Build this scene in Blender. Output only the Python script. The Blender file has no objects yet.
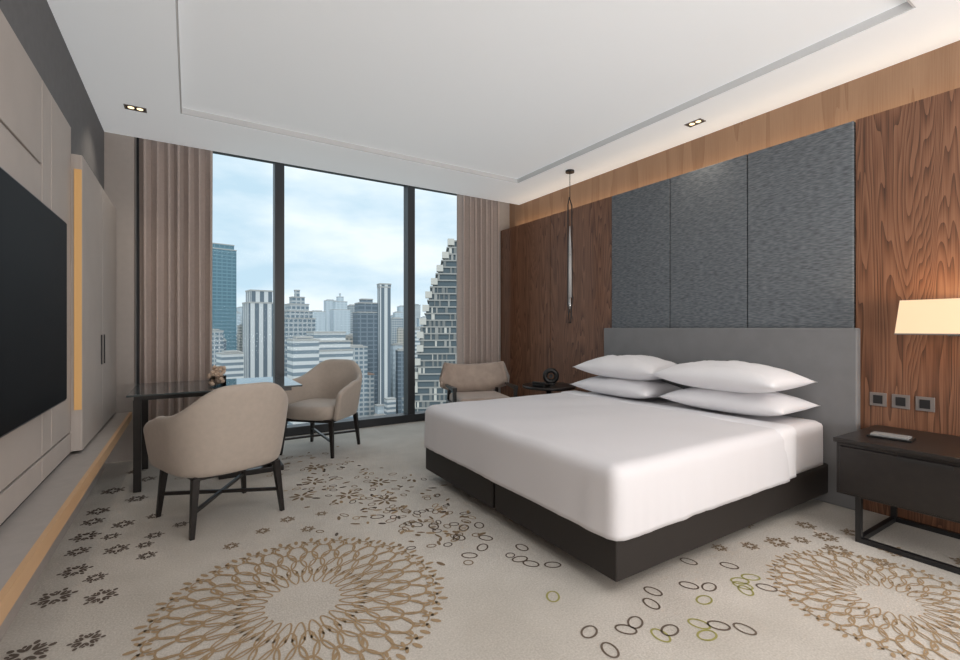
import bpy, bmesh, math, random
from mathutils import Vector, Matrix, noise
random.seed(7)
scene = bpy.context.scene
try:
    scene.view_settings.view_transform = 'Standard'
    scene.view_settings.look = 'None'
except Exception: pass

# ------------------------------------------------------------ materials
def new_mat(name):
    m = bpy.data.materials.new(name); m.use_nodes = True
    nt = m.node_tree; b = nt.nodes['Principled BSDF']
    return m, nt, b
def pmat(name, col, rough=0.6, metal=0.0, noise=0.0, nscale=20, bump=0.0, bscale=200, emit=None, estr=0, sheen=0, spec=None):
    m, nt, b = new_mat(name)
    b.inputs['Base Color'].default_value = (*col, 1)
    b.inputs['Roughness'].default_value = rough
    b.inputs['Metallic'].default_value = metal
    if spec is not None: b.inputs['Specular IOR Level'].default_value = spec
    if sheen: b.inputs['Sheen Weight'].default_value = sheen
    tc = nt.nodes.new('ShaderNodeTexCoord')
    if noise > 0:
        n = nt.nodes.new('ShaderNodeTexNoise'); n.inputs['Scale'].default_value = nscale; n.inputs['Detail'].default_value = 4
        nt.links.new(tc.outputs['Object'], n.inputs['Vector'])
        r = nt.nodes.new('ShaderNodeValToRGB')
        r.color_ramp.elements[0].position = 0.3; r.color_ramp.elements[1].position = 0.7
        r.color_ramp.elements[0].color = (*[c*(1-noise) for c in col], 1)
        r.color_ramp.elements[1].color = (*[min(1, c*(1+noise)) for c in col], 1)
        nt.links.new(n.outputs['Fac'], r.inputs['Fac']); nt.links.new(r.outputs['Color'], b.inputs['Base Color'])
    if bump > 0:
        n2 = nt.nodes.new('ShaderNodeTexNoise'); n2.inputs['Scale'].default_value = bscale; n2.inputs['Detail'].default_value = 3
        nt.links.new(tc.outputs['Object'], n2.inputs['Vector'])
        bp = nt.nodes.new('ShaderNodeBump'); bp.inputs['Strength'].default_value = bump; bp.inputs['Distance'].default_value = 0.01
        nt.links.new(n2.outputs['Fac'], bp.inputs['Height']); nt.links.new(bp.outputs['Normal'], b.inputs['Normal'])
    if emit:
        b.inputs['Emission Color'].default_value = (*emit, 1); b.inputs['Emission Strength'].default_value = estr
    return m
def math_node(nt, op, a, b=None, c=None):
    n = nt.nodes.new('ShaderNodeMath'); n.operation = op
    for i, v in enumerate((a, b, c)):
        if v is None: continue
        if isinstance(v, (int, float)): n.inputs[i].default_value = v
        else: nt.links.new(v, n.inputs[i])
    return n.outputs[0]
def wood_mat(name, dark, mid, light, freq=20, rough=0.45, sc=(3.6, 3.6, 0.26), ring=0.38, off=0.24):
    m, nt, b = new_mat(name)
    b.inputs['Roughness'].default_value = rough
    tc = nt.nodes.new('ShaderNodeTexCoord')
    mp = nt.nodes.new('ShaderNodeMapping'); mp.inputs['Scale'].default_value = sc
    nt.links.new(tc.outputs['Object'], mp.inputs['Vector'])
    n = nt.nodes.new('ShaderNodeTexNoise'); n.inputs['Scale'].default_value = 1.0; n.inputs['Detail'].default_value = 3
    n.inputs['Distortion'].default_value = 0.2; n.inputs['Roughness'].default_value = 0.42
    nt.links.new(mp.outputs['Vector'], n.inputs['Vector'])
    v = math_node(nt, 'FRACT', math_node(nt, 'MULTIPLY', n.outputs['Fac'], freq*2))
    v = math_node(nt, 'POWER', v, 1.6)
    def streak(a, c, det=3):
        mp2 = nt.nodes.new('ShaderNodeMapping'); mp2.inputs['Scale'].default_value = (a, a, c)
        nt.links.new(tc.outputs['Object'], mp2.inputs['Vector'])
        n2 = nt.nodes.new('ShaderNodeTexNoise'); n2.inputs['Scale'].default_value = 1; n2.inputs['Detail'].default_value = det
        nt.links.new(mp2.outputs['Vector'], n2.inputs['Vector']); return n2.outputs['Fac']
    s = math_node(nt, 'ADD', math_node(nt, 'MULTIPLY', math_node(nt, 'SUBTRACT', 1.0, v), ring), math_node(nt, 'MULTIPLY', streak(170, 3), 0.65))
    s = math_node(nt, 'ADD', s, math_node(nt, 'MULTIPLY', streak(9, 0.5, 2), 0.25)); s = math_node(nt, 'SUBTRACT', s, off)
    r = nt.nodes.new('ShaderNodeValToRGB'); e = r.color_ramp.elements
    e[0].position = 0.12; e[0].color = (*dark, 1); e[1].position = 0.80; e[1].color = (*light, 1)
    k = e.new(0.42); k.color = (*mid, 1)
    nt.links.new(s, r.inputs['Fac']); nt.links.new(r.outputs['Color'], b.inputs['Base Color'])
    return m
def weave_mat(name, c1, c2):
    m, nt, b = new_mat(name); b.inputs['Roughness'].default_value = 0.95; b.inputs['Specular IOR Level'].default_value = 0.1
    tc = nt.nodes.new('ShaderNodeTexCoord')
    mp = nt.nodes.new('ShaderNodeMapping'); mp.inputs['Scale'].default_value = (22, 22, 130)
    nt.links.new(tc.outputs['Object'], mp.inputs['Vector'])
    n = nt.nodes.new('ShaderNodeTexNoise'); n.inputs['Scale'].default_value = 1.0; n.inputs['Detail'].default_value = 1
    nt.links.new(mp.outputs['Vector'], n.inputs['Vector'])
    r = nt.nodes.new('ShaderNodeValToRGB'); e = r.color_ramp.elements
    e[0].position = 0.30; e[0].color = (*c1, 1); e[1].position = 0.70; e[1].color = (*c2, 1)
    nt.links.new(n.outputs['Fac'], r.inputs['Fac']); nt.links.new(r.outputs['Color'], b.inputs['Base Color'])
    return m
def facade_mat(name, wall, glass, fh=3.6, fv=3.0, hfrac=0.5, vfrac=0.3, mode='grid', rough=0.5, haze=0.0):
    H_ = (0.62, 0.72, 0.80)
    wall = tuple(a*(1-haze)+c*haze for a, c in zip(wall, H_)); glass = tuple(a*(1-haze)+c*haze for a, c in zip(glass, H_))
    m, nt, b = new_mat(name); b.inputs['Roughness'].default_value = rough
    tc = nt.nodes.new('ShaderNodeTexCoord'); sp = nt.nodes.new('ShaderNodeSeparateXYZ')
    nt.links.new(tc.outputs['Object'], sp.inputs[0])
    z = math_node(nt, 'FRACT', math_node(nt, 'DIVIDE', sp.outputs['Z'], fh))
    zz = math_node(nt, 'GREATER_THAN', z, 1-hfrac)
    xy = math_node(nt, 'ADD', sp.outputs['X'], sp.outputs['Y'])
    x = math_node(nt, 'FRACT', math_node(nt, 'DIVIDE', xy, fv))
    xx = math_node(nt, 'GREATER_THAN', x, vfrac)
    if mode == 'grid': f = math_node(nt, 'MULTIPLY', zz, xx)
    elif mode == 'h': f = zz
    else: f = xx
    mx = nt.nodes.new('ShaderNodeMixRGB'); mx.inputs[1].default_value = (*wall, 1); mx.inputs[2].default_value = (*glass, 1)
    nt.links.new(f, mx.inputs[0]); nt.links.new(mx.outputs[0], b.inputs['Base Color'])
    return m

M = {}
M['ceiling'] = pmat('ceiling_paint_glow', (0.80, 0.815, 0.83), 0.9, emit=(0.95, 0.98, 1.0), estr=0.235)  # emission added to brighten ceiling and room; the ceiling is no lamp
M['ceiling_trim'] = pmat('ceiling_trim_paint', (0.72, 0.73, 0.74), 0.9)
M['wallgrey'] = pmat('grey_wall', (0.16, 0.16, 0.165), 0.85, noise=0.05)
M['wallbeige'] = pmat('beige_wall', (0.44, 0.395, 0.365), 0.8, noise=0.03)
M['leather_panel'] = pmat('beige_panel', (0.46, 0.41, 0.375), 0.6, noise=0.04, nscale=4)
M['ledge'] = pmat('ledge_top', (0.38, 0.35, 0.33), 0.5, noise=0.04)
M['seam'] = pmat('seam_dark', (0.03, 0.03, 0.03), 0.8)
M['wood'] = wood_mat('walnut', (0.055, 0.023, 0.013), (0.185, 0.082, 0.044), (0.31, 0.155, 0.088))
M['woodlight'] = wood_mat('oak_band', (0.27, 0.155, 0.09), (0.34, 0.205, 0.125), (0.42, 0.27, 0.17), freq=2, ring=0.3, off=.2)
M['oakedge'] = pmat('oak_edge', (0.60, 0.38, 0.21), 0.5)
M['amber'] = pmat('amber_lit_wood', (0.58, 0.35, 0.14), 0.5, emit=(1.0, 0.54, 0.18), estr=0.13)  # warm light on the wood edge is put in as emission
M['panelgrey'] = weave_mat('grey_weave', (0.105, 0.117, 0.130), (0.195, 0.212, 0.230))
M['headboard'] = pmat('headboard_leather', (0.195, 0.195, 0.20), 0.6, noise=0.05, nscale=8, bump=0.1)
M['curtain'] = pmat('curtain_fabric', (0.50, 0.415, 0.375), 0.85, noise=0.05, nscale=40, sheen=0.2)
M['black'] = pmat('black_metal', (0.012, 0.012, 0.013), 0.4)
M['frame'] = pmat('window_frame_metal', (0.035, 0.038, 0.044), 0.45)
M['espresso'] = pmat('espresso_wood', (0.014, 0.011, 0.010), 0.35, noise=0.25, nscale=25)
M['bedbase'] = pmat('bed_base_leather', (0.018, 0.014, 0.012), 0.6)
M['linen'] = pmat('white_linen', (0.73, 0.715, 0.735), 0.85, bump=0.25, bscale=5)
M['linen2'] = pmat('white_linen_pillow', (0.80, 0.79, 0.81), 0.85, bump=0.2, bscale=9)
M['chair'] = pmat('beige_upholstery', (0.45, 0.385, 0.33), 0.7, noise=0.04, nscale=30, sheen=0.2)
M['suede'] = pmat('tan_suede', (0.42, 0.335, 0.28), 0.8, noise=0.1, nscale=12, sheen=0.3)
M['chrome'] = pmat('chrome', (0.6, 0.6, 0.6), 0.15, 1.0)
M['tubeglass'] = pmat('pendant_glass', (0.55, 0.55, 0.55), 0.15)
M['screen'] = pmat('tv_screen', (0.003, 0.003, 0.004), 0.45, spec=0.05)
M['gold'] = pmat('carpet_gold', (0.37, 0.26, 0.15), 0.95)
M['taupe'] = pmat('carpet_taupe', (0.13, 0.10, 0.08), 0.95)
M['olive'] = pmat('carpet_olive', (0.33, 0.31, 0.10), 0.95)
M['brown'] = pmat('carpet_brown', (0.14, 0.105, 0.08), 0.95)
M['goldbrown'] = pmat('carpet_goldbrown', (0.24, 0.17, 0.105), 0.95)
M['shade'] = pmat('lamp_shade', (0.80, 0.62, 0.42), 0.8, emit=(1.0, 0.68, 0.37), estr=0.33)
M['glow'] = pmat('downlight_glow', (1, 0.8, 0.5), 0.5, emit=(1.0, 0.75, 0.45), estr=2.0)
M['plate'] = pmat('switch_plate', (0.22, 0.20, 0.19), 0.4, 0.3)
M['paper'] = pmat('notepad', (0.25, 0.25, 0.25), 0.7)
M['flower'] = pmat('dried_flower', (0.62, 0.47, 0.36), 0.9)
M['plastic'] = pmat('black_plastic', (0.01, 0.01, 0.01), 0.3)
# carpet
m, nt, b = new_mat('carpet_base'); b.inputs['Roughness'].default_value = 0.95
tc = nt.nodes.new('ShaderNodeTexCoord')
n = nt.nodes.new('ShaderNodeTexNoise'); n.inputs['Scale'].default_value = 2.2; n.inputs['Detail'].default_value = 4
n2 = nt.nodes.new('ShaderNodeTexNoise'); n2.inputs['Scale'].default_value = 120; n2.inputs['Detail'].default_value = 2
nt.links.new(tc.outputs['Object'], n.inputs['Vector']); nt.links.new(tc.outputs['Object'], n2.inputs['Vector'])
s = math_node(nt, 'ADD', math_node(nt, 'MULTIPLY', n.outputs['Fac'], 0.45), math_node(nt, 'MULTIPLY', n2.outputs['Fac'], 0.55))
r = nt.nodes.new('ShaderNodeValToRGB'); r.color_ramp.elements[0].position = 0.35; r.color_ramp.elements[1].position = 0.65
r.color_ramp.elements[0].color = (0.45, 0.415, 0.365, 1); r.color_ramp.elements[1].color = (0.62, 0.58, 0.525, 1)
nt.links.new(s, r.inputs['Fac']); nt.links.new(r.outputs['Color'], b.inputs['Base Color'])
bp = nt.nodes.new('ShaderNodeBump'); bp.inputs['Strength'].default_value = 0.3; bp.inputs['Distance'].default_value = 0.004
nt.links.new(n2.outputs['Fac'], bp.inputs['Height']); nt.links.new(bp.outputs['Normal'], b.inputs['Normal'])
M['carpet'] = m
def glass_mat(name, tint, gloss):
    m = bpy.data.materials.new(name); m.use_nodes = True; nt = m.node_tree; nt.nodes.clear()
    o = nt.nodes.new('ShaderNodeOutputMaterial'); t = nt.nodes.new('ShaderNodeBsdfTransparent'); t.inputs[0].default_value = (*tint, 1)
    g = nt.nodes.new('ShaderNodeBsdfGlossy'); g.inputs['Roughness'].default_value = 0.02
    mx = nt.nodes.new('ShaderNodeMixShader'); lw = nt.nodes.new('ShaderNodeLayerWeight'); lw.inputs[0].default_value = 0.2
    f = math_node(nt, 'MULTIPLY', lw.outputs['Fresnel'], gloss)
    nt.links.new(f, mx.inputs[0]); nt.links.new(t.outputs[0], mx.inputs[1]); nt.links.new(g.outputs[0], mx.inputs[2])
    nt.links.new(mx.outputs[0], o.inputs[0]); return m
M['glass'] = glass_mat('window_glass', (0.98, 0.99, 0.99), 0.10)
M['vase'] = glass_mat('vase_glass', (0.85, 0.85, 0.85), 1.0)
M['tabletop'] = pmat('dark_glass_top', (0.05, 0.065, 0.07), 0.06, spec=0.9)

# ------------------------------------------------------------ helpers
def link(ob):
    scene.collection.objects.link(ob); return ob
def mesh_obj(name, verts, faces, mats, parent=None, loc=(0, 0, 0), rot=(0, 0, 0), smooth=False, midx=None):
    me = bpy.data.meshes.new(name); me.from_pydata(verts, [], faces); me.update()
    if not isinstance(mats, (list, tuple)): mats = [mats]
    for mm in mats: me.materials.append(mm)
    if midx:
        for p, i in zip(me.polygons, midx): p.material_index = i
    if smooth:
        for p in me.polygons: p.use_smooth = True
    ob = bpy.data.objects.new(name, me); link(ob); ob.location = loc; ob.rotation_euler = rot
    if parent: ob.parent = parent
    return ob
def boxdata(lo, hi):
    x0, y0, z0 = lo; x1, y1, z1 = hi
    v = [(x0, y0, z0), (x1, y0, z0), (x1, y1, z0), (x0, y1, z0), (x0, y0, z1), (x1, y0, z1), (x1, y1, z1), (x0, y1, z1)]
    f = [(3, 2, 1, 0), (4, 5, 6, 7), (0, 1, 5, 4), (1, 2, 6, 5), (2, 3, 7, 6), (3, 0, 4, 7)]
    return v, f
def box(name, lo, hi, mat, parent=None, bevel=0, seg=3):
    v, f = boxdata(lo, hi)
    ob = mesh_obj(name, v, f, mat, parent)
    if bevel:
        md = ob.modifiers.new('bevel', 'BEVEL'); md.width = bevel; md.segments = seg
        for p in ob.data.polygons: p.use_smooth = seg > 2
        if seg > 2:
            md.harden_normals = True
    return ob
def multibox(name, boxes, mats, parent=None, bevel=0):
    V = []; F = []; I = []
    for bx in boxes:
        lo, hi = bx[0], bx[1]; mi = bx[2] if len(bx) > 2 else 0
        v, f = boxdata(lo, hi); o = len(V); V += v; F += [tuple(i+o for i in q) for q in f]; I += [mi]*6
    ob = mesh_obj(name, V, F, mats, parent, midx=I)
    if bevel:
        md = ob.modifiers.new('bevel', 'BEVEL'); md.width = bevel; md.segments = 2
    return ob
def group(name, loc=(0, 0, 0), rz=0):
    e = bpy.data.objects.new(name, None); e.empty_display_size = 0.1; link(e); e.location = loc; e.rotation_euler = (0, 0, rz); return e
def cyl(name, p0, p1, r0, r1, mat, parent=None, n=20):
    p0 = Vector(p0); p1 = Vector(p1); d = p1-p0; q = d.to_track_quat('Z', 'Y'); L = d.length
    V = []; F = []
    for (z, r) in ((0, r0), (L, r1)):
        for i in range(n):
            a = 2*math.pi*i/n; V.append(tuple(p0 + q @ Vector((r*math.cos(a), r*math.sin(a), z))))
    for i in range(n):
        j = (i+1) % n; F.append((i, j, n+j, n+i))
    F.append(tuple(reversed(range(n)))); F.append(tuple(range(n, 2*n)))
    ob = mesh_obj(name, V, F, mat, parent)
    for p in ob.data.polygons[:n]: p.use_smooth = True
    return ob
def bar(name, p0, p1, w0, w1, mat, parent=None, bevel=0.003):
    p0 = Vector(p0); p1 = Vector(p1); d = p1-p0
    up = Vector((0, 0, 1)) if abs(d.normalized().z) < 0.9 else Vector((0, 1, 0))
    sx = d.cross(up).normalized(); sy = d.cross(sx).normalized()
    V = []
    for p, w in ((p0, w0), (p1, w1)):
        for a, c in ((-1, -1), (1, -1), (1, 1), (-1, 1)): V.append(tuple(p+sx*a*w/2+sy*c*w/2))
    F = [(0, 1, 2, 3), (7, 6, 5, 4), (0, 4, 5, 1), (1, 5, 6, 2), (2, 6, 7, 3), (3, 7, 4, 0)]
    ob = mesh_obj(name, V, F, mat, parent)
    bm = bmesh.new(); bm.from_mesh(ob.data); bmesh.ops.recalc_face_normals(bm, faces=bm.faces); bm.to_mesh(ob.data); bm.free()
    if bevel:
        md = ob.modifiers.new('bevel', 'BEVEL'); md.width = bevel; md.segments = 2
    return ob
def tube(name, pts, r, mat, parent=None, cyclic=False):
    cu = bpy.data.curves.new(name, 'CURVE'); cu.dimensions = '3D'; cu.bevel_depth = r; cu.bevel_resolution = 3; cu.use_fill_caps = True
    sp = cu.splines.new('POLY'); sp.points.add(len(pts)-1)
    for p, q in zip(sp.points, pts): p.co = (*q, 1)
    sp.use_cyclic_u = cyclic
    cu.materials.append(mat); ob = bpy.data.objects.new(name, cu); link(ob)
    if parent: ob.parent = parent
    return ob

# ------------------------------------------------------------ camera
TH = math.atan(290/462.0)
cam = bpy.data.cameras.new('camera'); co = bpy.data.objects.new('camera', cam); link(co)
co.location = (0, 0, 1.25); co.rotation_euler = (math.radians(90), 0, -TH)
cam.sensor_width = 36; cam.lens = 36*462/960; cam.shift_y = -2/960.0; cam.clip_start = 0.02; cam.clip_end = 6000
scene.camera = co

# ------------------------------------------------------------ room
XL, XR, YB, YW, ZC = -0.67, 4.10, -2.2, 5.75, 3.06
FV = []; FF = []; FI = []
def addquadmesh(v, f, mi):
    o = len(FV); FV.extend(v); FF.extend([tuple(i+o for i in q) for q in f]); FI.extend([mi]*len(f))
v, f = boxdata((XL-0.1, YB-0.1, -0.2), (XR+0.1, YW+0.15, 0)); addquadmesh(v, f, 0)
PZ = 0.0015
def ribbon(pts, w, mi, closed=True, z=PZ):
    n = len(pts); V = []; F = []
    for i in range(n):
        a = pts[(i-1) % n] if (closed or i > 0) else pts[i]; c = pts[(i+1) % n] if (closed or i < n-1) else pts[i]
        t = Vector((c[0]-a[0], c[1]-a[1])); t = t.normalized() if t.length > 1e-9 else Vector((1, 0))
        nx, ny = -t.y, t.x
        ww = w[i] if isinstance(w, list) else w
        V.append((pts[i][0]+nx*ww/2, pts[i][1]+ny*ww/2, z)); V.append((pts[i][0]-nx*ww/2, pts[i][1]-ny*ww/2, z))
    for i in range(n if closed else n-1):
        j = (i+1) % n; F.append((2*i, 2*i+1, 2*j+1, 2*j))
    addquadmesh(V, F, mi)
def disc(cx, cy, ra, rb, ang, mi, z=PZ, n=12):
    V = [(cx, cy, z)]
    for i in range(n):
        a = 2*math.pi*i/n; x = ra*math.cos(a); y = rb*math.sin(a)
        V.append((cx+x*math.cos(ang)-y*math.sin(ang), cy+x*math.sin(ang)+y*math.cos(ang), z))
    addquadmesh(V, [(0, 1+i, 1+(i+1) % n) for i in range(n)], mi)
def ring(cx, cy, ra, rb, ang, w, mi, n=22):
    pts = []
    for i in range(n):
        a = 2*math.pi*i/n; x = ra*math.cos(a); y = rb*math.sin(a)
        pts.append((cx+x*math.cos(ang)-y*math.sin(ang), cy+x*math.sin(ang)+y*math.cos(ang)))
    ribbon(pts, w, mi)
def petal(cx, cy, r0, r1, wd, ang, w, mi, n=20, z=PZ):
    pts = []
    for i in range(n):
        t = 2*math.pi*i/n
        u = (1-math.cos(t))/2; rr = r0+(r1-r0)*u
        s = wd/2*math.sin(t)*(0.65+0.5*u)
        pts.append((cx+rr*math.cos(ang)-s*math.sin(ang), cy+rr*math.sin(ang)+s*math.cos(ang)))
    ribbon(pts, w, mi, z=z)
def medallion(cx, cy, R, mi, N=24):
    k = R/0.68; q = 24/N
    for i in range(N):
        a = 2*math.pi*i/N; h = math.pi/N
        petal(cx, cy, 0.17*k, 0.33*k, 0.055*k*q, a, 0.008*k, mi, z=PZ)
        petal(cx, cy, 0.24*k, 0.42*k, 0.085*k*q, a+h, 0.008*k, mi, z=PZ+.0003)
        petal(cx, cy, 0.33*k, 0.51*k, 0.10*k*q, a, 0.009*k, mi, z=PZ+.0006)
        petal(cx, cy, 0.41*k, 0.585*k, 0.115*k*q, a+h, 0.009*k, mi, z=PZ+.0009)
        petal(cx, cy, 0.50*k, 0.63*k, 0.085*k*q, a, 0.008*k, mi, z=PZ+.0012)
        for s in (-1, 1):
            r = 0.28*k; disc(cx+r*math.cos(a+s*h*0.5), cy+r*math.sin(a+s*h*0.5), 0.022*k, 0.007*k, a+s*0.5, mi)
            r = 0.46*k; disc(cx+r*math.cos(a+s*h*0.5), cy+r*math.sin(a+s*h*0.5), 0.026*k, 0.008*k, a-s*0.6, mi)
            r = 0.565*k; disc(cx+r*math.cos(a+s*h*0.5), cy+r*math.sin(a+s*h*0.5), 0.024*k, 0.008*k, a+s*0.6, mi)
        for (dr, da, sz) in ((0.665, 0, 0.026), (0.645, 0.5, 0.02), (0.645, -0.5, 0.02), (0.61, 0.3, 0.02), (0.61, -0.3, 0.02)):
            aa = a+da*h; disc(cx+dr*k*math.cos(aa), cy+dr*k*math.sin(aa), sz*k, sz*0.42*k, aa+da*1.6, mi, z=PZ+.0004)
            aa = a+h+da*h; dr2 = dr-0.015; disc(cx+dr2*k*math.cos(aa), cy+dr2*k*math.sin(aa), sz*k, sz*0.42*k, aa+da*1.6, mi, z=PZ+.0004)
medallion(0.44, 2.22, 0.65, 1)
medallion(2.72, 0.80, 0.48, 1, 20)
medallion(0.3, -0.9, 0.65, 1)
def rosette(cx, cy, R, mi, rot=0):
    for i in range(6):
        a = rot+2*math.pi*i/6
        for q in (-0.28, 0.28):
            disc(cx+R*0.5*math.cos(a+q), cy+R*0.5*math.sin(a+q), R*0.25, R*0.10, a+q*0.3, mi, z=PZ+.0002)
        disc(cx+R*0.88*math.cos(a), cy+R*0.88*math.sin(a), R*0.16, R*0.12, a, mi)
        disc(cx+R*0.70*math.cos(a+.5), cy+R*0.70*math.sin(a+.5), R*0.12, R*0.08, a, mi)
for (x, y, r) in ((-.53, 2.42, .085), (-.53, 2.86, .08), (-.35, 2.76, .07), (-.50, 3.12, .07), (-.35, 3.30, .065), (-.20, 3.12, .05), (-.53, 3.60, .075), (-.36, 3.70, .065), (-.18, 3.40, .05),
                  (-.53, 3.38, .06), (-.40, 3.52, .05), (-.22, 3.28, .045), (-.53, 3.85, .065), (-.2, 3.75, .05), (-.05, 3.5, .045), (-.4, 2.98, .05),
                  (-.53, 4.05, .07), (-.33, 4.2, .07), (-.5, 4.5, .08), (-.3, 4.7, .07), (-.35, 2.40, .06), (-.52, 2.1, .08), (-.4, 5.0, .07)):
    rosette(x, y, r, 2, random.random())
for (x, y, r) in ((2.90, 1.36, .07), (3.08, 1.13, .075), (3.34, .95, .08), (3.22, 1.24, .07), (3.42, 1.18, .06), (2.98, 1.60, .06), (3.5, .7, .07), (3.3, .6, .07), (3.55, .4, .07), (3.4, .2, .06),
                  (3.12, .95, .055), (3.05, 1.30, .05), (3.3, 1.38, .06), (2.72, 1.42, .05), (2.55, 1.5, .045), (.54, 3.22, .05), (.62, 3.0, .045), (.38, 3.12, .045), (.2, 3.0, .045), (.75, 3.2, .04)):
    rosette(x, y, r, 5, random.random())
for (x, y, mi) in ((1.49, 2.31, 4), (1.41, 2.22, 4), (1.36, 2.40, 4), (1.60, 2.10, 4), (1.62, 1.86, 4), (1.53, 1.93, 4), (1.43, 1.64, 3), (1.51, 2.0, 4), (1.39, 1.37, 4), (1.38, 1.25, 4), (1.53, 1.30, 4), (1.60, 1.31, 4),
                   (1.62, 1.20, 3), (1.68, 1.20, 4), (1.82, 1.16, 3), (1.88, 1.11, 4), (1.95, 1.04, 4), (2.30, 1.25, 3), (2.24, 1.19, 3), (2.35, 1.15, 4), (2.26, 1.50, 4), (1.86, 1.42, 4), (1.77, 1.36, 4), (2.38, 1.24, 3),
                   (1.05, 2.95, 4), (1.30, 2.62, 4), (1.22, 2.70, 4), (2.12, 1.30, 4), (2.05, 1.36, 4), (2.27, 1.22, 3), (1.78, 1.10, 3), (1.30, 2.18, 4), (1.45, 2.50, 4), (1.55, 2.48, 4), (2.40, 1.36, 4), (2.0, 1.25, 3)):
    ring(x, y, 0.042, 0.028, random.uniform(0, 3), 0.009, mi)
path = [(0.55, 4.95), (0.75, 4.5), (1.0, 4.0), (1.12, 3.5), (1.2, 3.1), (1.25, 2.75), (1.40, 2.4)]
for i in range(270):
    t = random.random()**0.8*(len(path)-1.001); k = int(t); fr = t-k
    sg = 0.24 if k < 4 else 0.16
    x = path[k][0]*(1-fr)+path[k+1][0]*fr+random.gauss(0, sg); y = path[k][1]*(1-fr)+path[k+1][1]*fr+random.gauss(0, 0.14)
    mi = random.choice((2, 5, 5, 1))
    if random.random() < 0.45: ring(x, y, random.uniform(.022, .036), random.uniform(.014, .024), random.uniform(0, 3), 0.007, mi)
    else: disc(x, y, random.uniform(.018, .034), random.uniform(.008, .014), random.uniform(0, 3), mi, z=PZ+random.random()*.0006)
for (x, y) in ((1.0, 3.45), (0.85, 3.9), (1.2, 3.2), (0.95, 4.3), (1.3, 3.6), (0.7, 3.6)):
    for i in range(7):
        a = i*0.9+random.random()*.2
        disc(x+.055*math.cos(a), y+.055*math.sin(a), .035, .012, a, 5, z=PZ+.0008)
mesh_obj('floor', FV, FF, [M['carpet'], M['gold'], M['taupe'], M['olive'], M['brown'], M['goldbrown']], midx=FI)

# ceiling with recessed tray
TX0, TX1, TY0, TY1 = -0.07, 3.48, 0.90, 4.66
zt = ZC+0.055
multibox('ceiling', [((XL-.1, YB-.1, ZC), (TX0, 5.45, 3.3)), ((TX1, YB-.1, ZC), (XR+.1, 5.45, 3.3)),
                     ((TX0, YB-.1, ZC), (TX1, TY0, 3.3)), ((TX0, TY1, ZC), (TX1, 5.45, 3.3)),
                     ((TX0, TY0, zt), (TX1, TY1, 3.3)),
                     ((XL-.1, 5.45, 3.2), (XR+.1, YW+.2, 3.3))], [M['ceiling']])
s = 0.012
multibox('trim_tray', [((TX0, TY0, ZC+.004), (TX0+s, TY1, zt)), ((TX1-s, TY0, ZC+.004), (TX1, TY1, zt)),
                       ((TX0+s, TY0, ZC+.004), (TX1-s, TY0+s, zt)), ((TX0+s, TY1-s, ZC+.004), (TX1-s, TY1, zt))], [M['ceiling_trim']])
# walls
box('wall_left', (XL-.1, YB-.1, 0), (XL, 5.45, ZC+.2), M['wallgrey'])
box('wall_right', (XR, YB-.1, 0), (XR+.1, YW+.2, ZC+.2), M['woodlight'])
box('wall_back', (XL-.1, YB-.1, 0), (XR+.1, YB, ZC+.2), M['wallbeige'])
box('wall_window_column', (XL-.1, 5.45, 0), (-0.45, YW+.2, 3.2), M['wallbeige'])
box('wall_window_column_right', (3.84, YW-.06, 0), (XR, YW+.2, 3.2), M['wallbeige'])
pb = []
g = 0.006
for (y0, y1) in ((-2.0, -0.9), (-0.9, 0.4), (0.4, 1.72), (1.72, 3.04), (3.04, 3.22), (3.22, 3.69)):
    for (z0, z1) in (((0.62, 2.04), (2.04, 2.47)) if y1-y0 > 0.5 else ((0.62, 2.47),)):
        pb.append(((XL+0.005, y0+g, z0+g), (-0.61, y1-g, z1-g), 0))
pb.append(((XL, -2.0, 0.48), (-0.622, 3.69, 2.46), 1))
for (y0, y1) in ((-2.0, 0.4), (0.4, 1.72), (1.72, 3.04), (3.04, 3.69)):
    pb.append(((XL+0.005, y0+g, 0.50), (-0.61, y1-g, 0.62-g), 0))
multibox('wall_panelling_left', pb, [M['leather_panel'], M['seam']], bevel=0.003)
# wardrobe
w = group('wardrobe')
multibox('body', [((XL+.002, 3.70, 0.50), (-0.575, 5.25, 2.31))], [M['leather_panel']], w)
multibox('door_fronts', [((-0.575, 3.70, 0.50), (-0.56, 4.47, 2.31)), ((-0.575, 4.48, 0.50), (-0.56, 5.25, 2.31))], [M['leather_panel']], w, bevel=0.002)
multibox('handles', [((-0.56, 4.40, 0.98), (-0.552, 4.41, 1.2)), ((-0.56, 4.53, 0.98), (-0.552, 4.54, 1.2))], [M['seam']], w)
box('lit_edge', (-0.598, 3.692, 0.75), (-0.562, 3.70, 2.22), M['amber'], w)
# ledge
w = group('wall_ledge')
box('ledge_top', (XL+.002, YB+.02, 0.415), (-0.47, 5.3, 0.48), M['ledge'], w)
box('ledge_edge', (-0.47, YB+.02, 0.415), (-0.45, 5.3, 0.48), M['oakedge'], w)
box('ledge_support', (XL+.002, YB+.02, 0), (-0.64, 5.3, 0.415), M['wallbeige'], w)
# TV
w = group('television')
box('casing', (-0.575, 1.52, 0.874), (-0.545, 3.18, 1.80), M['plastic'], w, bevel=0.004)
box('screen', (-0.545, 1.53, 0.884), (-0.541, 3.17, 1.79), M['screen'], w)
box('wall_bracket', (-0.612, 2.1, 1.15), (-0.575, 2.6, 1.5), M['black'], w)

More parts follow.
